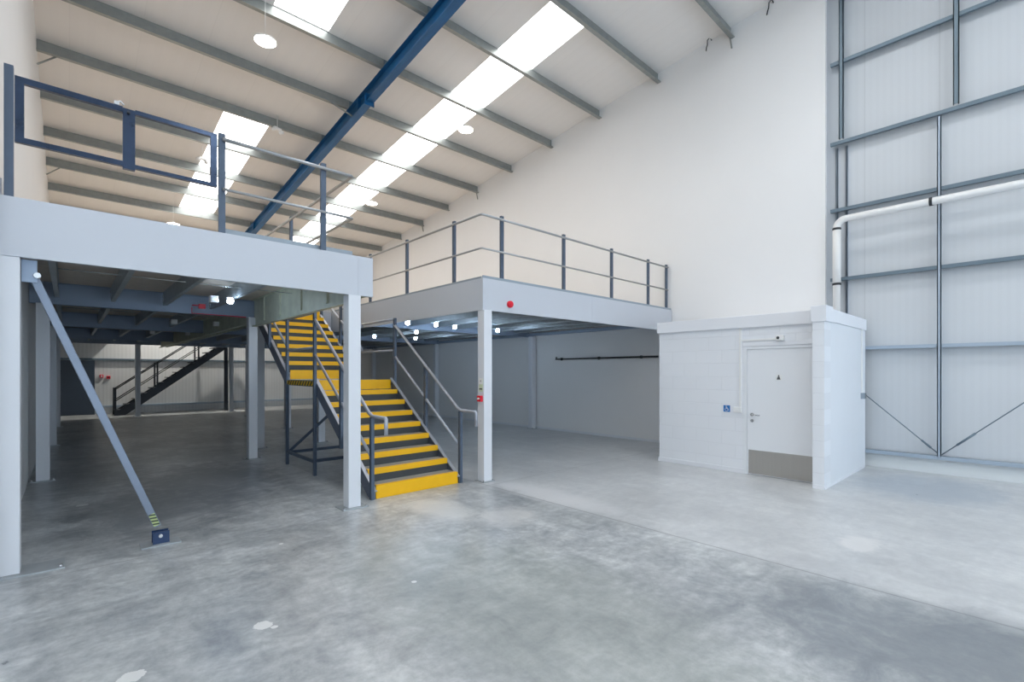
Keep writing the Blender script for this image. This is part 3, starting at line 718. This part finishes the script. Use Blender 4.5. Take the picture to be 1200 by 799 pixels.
for x, s in ((-.035, -1), (W + .035, 1)):
    MB().tube(hr_path(x), .024, 12).build('handrail', 'stair_rail', st)
    MB().tube([(x, .02, .56), (x, LY0 - .06, 1.94)], .021, 12).build('mid_rail', 'stair_rail', st)
    # landing rails
    MB().tube([(x, LY0 - .06, ZL), (x, LY1 - .04, ZL)], .023, 12).tube([(x, LY0 - .06, LZ + .53), (x, LY1 - .04, LZ + .53)], .018, 10).build('landing_rail', 'stair_rail', st)
    ye = LY1 + G * 8 + .05; ze = ZL + R2 * 8 + .03
    MB().tube([(x, LY1 - .04, ZL - .05), (x, ye, ze)], .024, 12).build('handrail', 'stair_rail', st)
    MB().tube([(x, LY1 - .04, LZ + .58), (x, ye, LZ + .58 + R2 * 8)], .021, 12).build('mid_rail', 'stair_rail', st)
    for (y, z0, z1) in ((.0, 0, 1.07), (.95, .55, 1.75), (LY0 - .06, 0 if s > 0 else 0, ZL + .02), (LY1 - .02 + (.24 if x > 1 else 0), 0, ZL + .02 + (.1 if x > 1 else 0)), (LY1 + G * 4, LZ + R2 * 3.6, ZL + R2 * 4), (ye, 2.9, ze + .02)):
        MB().box(x - .022, x + .022, y - .03, y + .03, z0, z1).build('rail_post', 'post', st, .002)
# landing under-frame
for y in (LY0 - .06 + .07, LY1 - .09):
    MB().box(-.02, W + .02, y - .02, y + .02, .20, .25).build('cross_bar', 'post', st)
for x in (-.035, W + .035):
    MB().box(x - .018, x + .018, LY0 - .02, LY1 - .06, .20, .25).build('side_bar', 'post', st)
MB().bar((0, LY1 - .05, .24), (W, LY1 - .05, LZ - .12), .03, .045).build('diagonal_bar', 'post', st)

# ------------------------------------------------------------------ far black staircase (local x = run)
fs = thing('staircase', 'plain black steel staircase climbing against the far cladding wall', 'staircase', (1.30, 23.70, 0))
n, g_, r_ = 14, .27, .209
for v in (0., .85):
    MB().prism([(0, v, 0), (.30, v, 0), (n * g_, v, n * r_ - .20), (n * g_, v, n * r_ + .05), (0, v, .12)], (0, .03, 0)).build('stringer', 'black_steel', fs)
    MB().tube([(0, v, 1.0), (n * g_, v, n * r_ + 1.0)], .02, 8).build('handrail', 'black_steel', fs)
    MB().tube([(0, v, .55), (n * g_, v, n * r_ + .55)], .016, 8).build('mid_rail', 'black_steel', fs)
    for x in (0.0, 1.30, 2.70):
        zb = x / g_ * r_
        MB().box(x - .03, x + .03, v - .005, v + .035, 0 if x == 0 else zb, zb + 1.05).build('rail_post', 'black_steel', fs)
for k in range(n):
    MB().box(g_ * k, g_ * (k + 1) + .02, .03, .85, r_ * (k + 1) - .04, r_ * (k + 1)).build('tread', 'black_steel', fs)
MB().box(n * g_ - .14, n * g_, 0, .06, 0, n * r_ - .1).build('support_post', 'black_steel', fs)

# far wall fittings
for z, lab in ((.30, 'low pale rail along the far wall near the floor'), (2.17, 'grey rail across the far wall at door height'), (3.6, 'grey rail high on the far wall'), (5.2, 'topmost grey rail of the far wall')):
    o = MB().box(XL + .02, XP - .02, YB - .10, YB, z - .035, z + .035).build('cladding_rail', 'girt_light' if z < .5 else 'girt'); tag(o, lab, 'wall rail', 'rails on the far wall', 'thing')
dd = struct('door_1', MB().box(-.42, .74, YB - .16, YB - .11, 0, 2.12), 'navy_door', 'glossy navy door in the far wall under the mezzanine', 'door')
MB().box(-.30, -.27, YB - .20, YB - .16, .9, 1.1).build('door_handle', 'chrome', dd)
for x, z, lab in ((.95, 1.50, 'red call point on the far wall beside the navy door'), (1.16, 1.45, 'red box on the far wall between the call point and the black stair newel')):
    t = thing('call_point', lab, 'call point', (x, YB - .002, z))
    MB().box(-.06, .06, -.06, 0, -.06, .06).build('box_body', 'red', t, .006)
    MB().box(-.03, .03, -.065, -.06, -.03, .03).build('glass_pane', 'plastic' if x < 1 else 'dark', t)

# ------------------------------------------------------------------ small things under and on the mezzanine
t = thing('red_sounder', 'round red alarm sounder on the fascia near the further mezzanine corner', 'alarm', (5.10, YF, 2.72))
MB().lathe([(.040, -.05), (.052, -.042), (.055, -.02), (.055, 0)], (0, 0, 0), 'y').build('sounder_body', 'red', t)
MB().lathe([(.028, -.056), (.034, -.048)], (0, 0, 0), 'y').build('sounder_horn', 'red', t)
t = thing('manual_call_point', 'red fire call point with a white arrow on the column beside the stairs', 'call point', (4.565, 5.63, 1.255))
MB().box(-.045, 0, -.045, .045, -.045, .045).build('box_body', 'red', t, .005)
MB().box(-.05, -.045, -.025, .03, -.012, .012).build('white_arrow', 'plastic', t)
t = thing('fire_notice', 'pale green and white notice on the column above the red call point', 'sign', (4.567, 5.63, 1.36))
MB().box(-.006, 0, -.045, .045, 0, .20).build('notice_panel', 'signgreen', t)
MB().box(-.008, -.006, -.035, .035, .03, .05).build('notice_line', 'dark', t)
MB().box(-.008, -.006, -.045, .045, .11, .20).build('notice_head', 'plastic', t)
MB().box(-.009, -.008, -.008, .008, .15, .17).build('notice_pictogram', 'dark', t)
# handrail-like black pipe on the shaded wall
t = thing('black_wall_pipe', 'thin black pipe run clipped along the shaded white wall under the mezzanine', 'pipe', (XP - .06, 5.9, 2.02))
MB().tube([(0, 0, 0), (0, 3.19, 0), (.02, 3.19, .06)], .024, 10).build('pipe_run', 'dark', t)
for y in (.45, 1.7, 2.98): MB().lathe([(.034, -.03), (.038, -.02), (.038, .02), (.034, .03)], (0, y, 0), 'y', 12).box(0, .06, y - .01, y + .01, -.01, .01).build('pipe_clip', 'dark', t)
# under-deck fittings
BZ = 2.80
def bulkhead(x, y, lab, globe=False, z=BZ):
    t = thing('ceiling_globe' if globe else 'junction_box', lab, 'light' if globe else 'junction box', (x, y, z), 0)
    if globe:
        MB().lathe([(.015, -.11), (.035, -.10), (.046, -.07), (.038, -.04), (.025, -.02)], (0, 0, 0)).build('globe_shade', 'globe', t)
        MB().lathe([(.045, -.025), (.045, .0)], (0, 0, 0)).build('globe_base', 'plastic', t)
    else:
        MB().box(-.055, .055, -.055, .055, -.10, 0).build('box_body', 'plastic', t, .006)
        MB().box(-.04, .04, -.058, -.055, -.085, -.015).build('box_lid', 'plastic', t, .002)
bulkhead(1.80, 8.25, 'white round globe under the near deck beside the red cable box', True)
bulkhead(1.60, 8.35, 'white junction box under the near deck left of the white globe')
for (x, y, lab) in ((1.71, 12.87, 'small white box under the near deck, midway back, left of two'), (2.5, 12.8, 'small white box under the near deck, midway back, by the column beside the landing'),
                    (1.70, 16.6, 'small white box deep under the near deck, left of two'), (2.5, 16.4, 'small white box deep under the near deck, right of two')):
    bulkhead(x, y, lab, False, 2.82)
for (x, y, lab) in ((6.96 - .06, 11.27, 'large white round globe under the further deck above the stair rail'), (5.45, 9.27, 'white round sensor with added glow under the further deck nearest the stair newel'), (6.8, 9.38, 'white round sensor with added glow under the further deck just beside the red call point column'),
                    (6.15, 9.21, 'small white sensor with added glow under the further deck left of the red call point column'), (6.8, 13.5, 'white sensor with added glow far under the further deck seen through the landing rail'), (8.17, 13.4, 'white sensor with added glow far under the further deck behind the stair newel top'), (8.2, 9.43, 'white sensor with added glow under the further deck right of the red call point column')):
    bulkhead(x, y, lab, True, 2.80)  # globe and sensors here all glow as added fill light
t = thing('red_cable_box', 'red junction box with red cable drops on the near deck beam', 'junction box', (1.72, 9.9, 2.72))
MB().box(-.05, .05, -.03, .03, .05, .13).build('box_body', 'red', t, .004)
MB().tube([(-.15, .0, .06), (-.15, 0, -.04), (.7, .0, -.045)], .008, 6).tube([(-.15, 0, .1), (.0, 0, .1)], .008, 6).build('red_cable', 'red', t)

# ------------------------------------------------------------------ camera, world, view
cam = bpy.data.cameras.new('camera'); co = bpy.data.objects.new('camera', cam); COL.objects.link(co)
co.location = (0, 0, H); co.rotation_euler = (math.pi / 2, 0, -YAW)
cam.sensor_width = 36; cam.lens = F_PX / 1200 * 36
cam.shift_y = (HORIZON - 399.5) / 1200
cam.clip_start = .05; cam.clip_end = 200
SC.camera = co
w = bpy.data.worlds.new('world'); SC.world = w; w.use_nodes = True
w.node_tree.nodes['Background'].inputs[0].default_value = (.75, .86, 1, 1)
w.node_tree.nodes['Background'].inputs[1].default_value = 1.0
SC.view_settings.view_transform = 'Standard'; SC.view_settings.look = 'None'
SC.view_settings.exposure = 0.1; SC.view_settings.gamma = 1.0; SC.view_settings.use_curve_mapping = False
SC.cycles.use_denoising = True
SC.cycles.max_bounces = 10; SC.cycles.diffuse_bounces = 8; SC.cycles.glossy_bounces = 4
SC.cycles.sample_clamp_indirect = 8
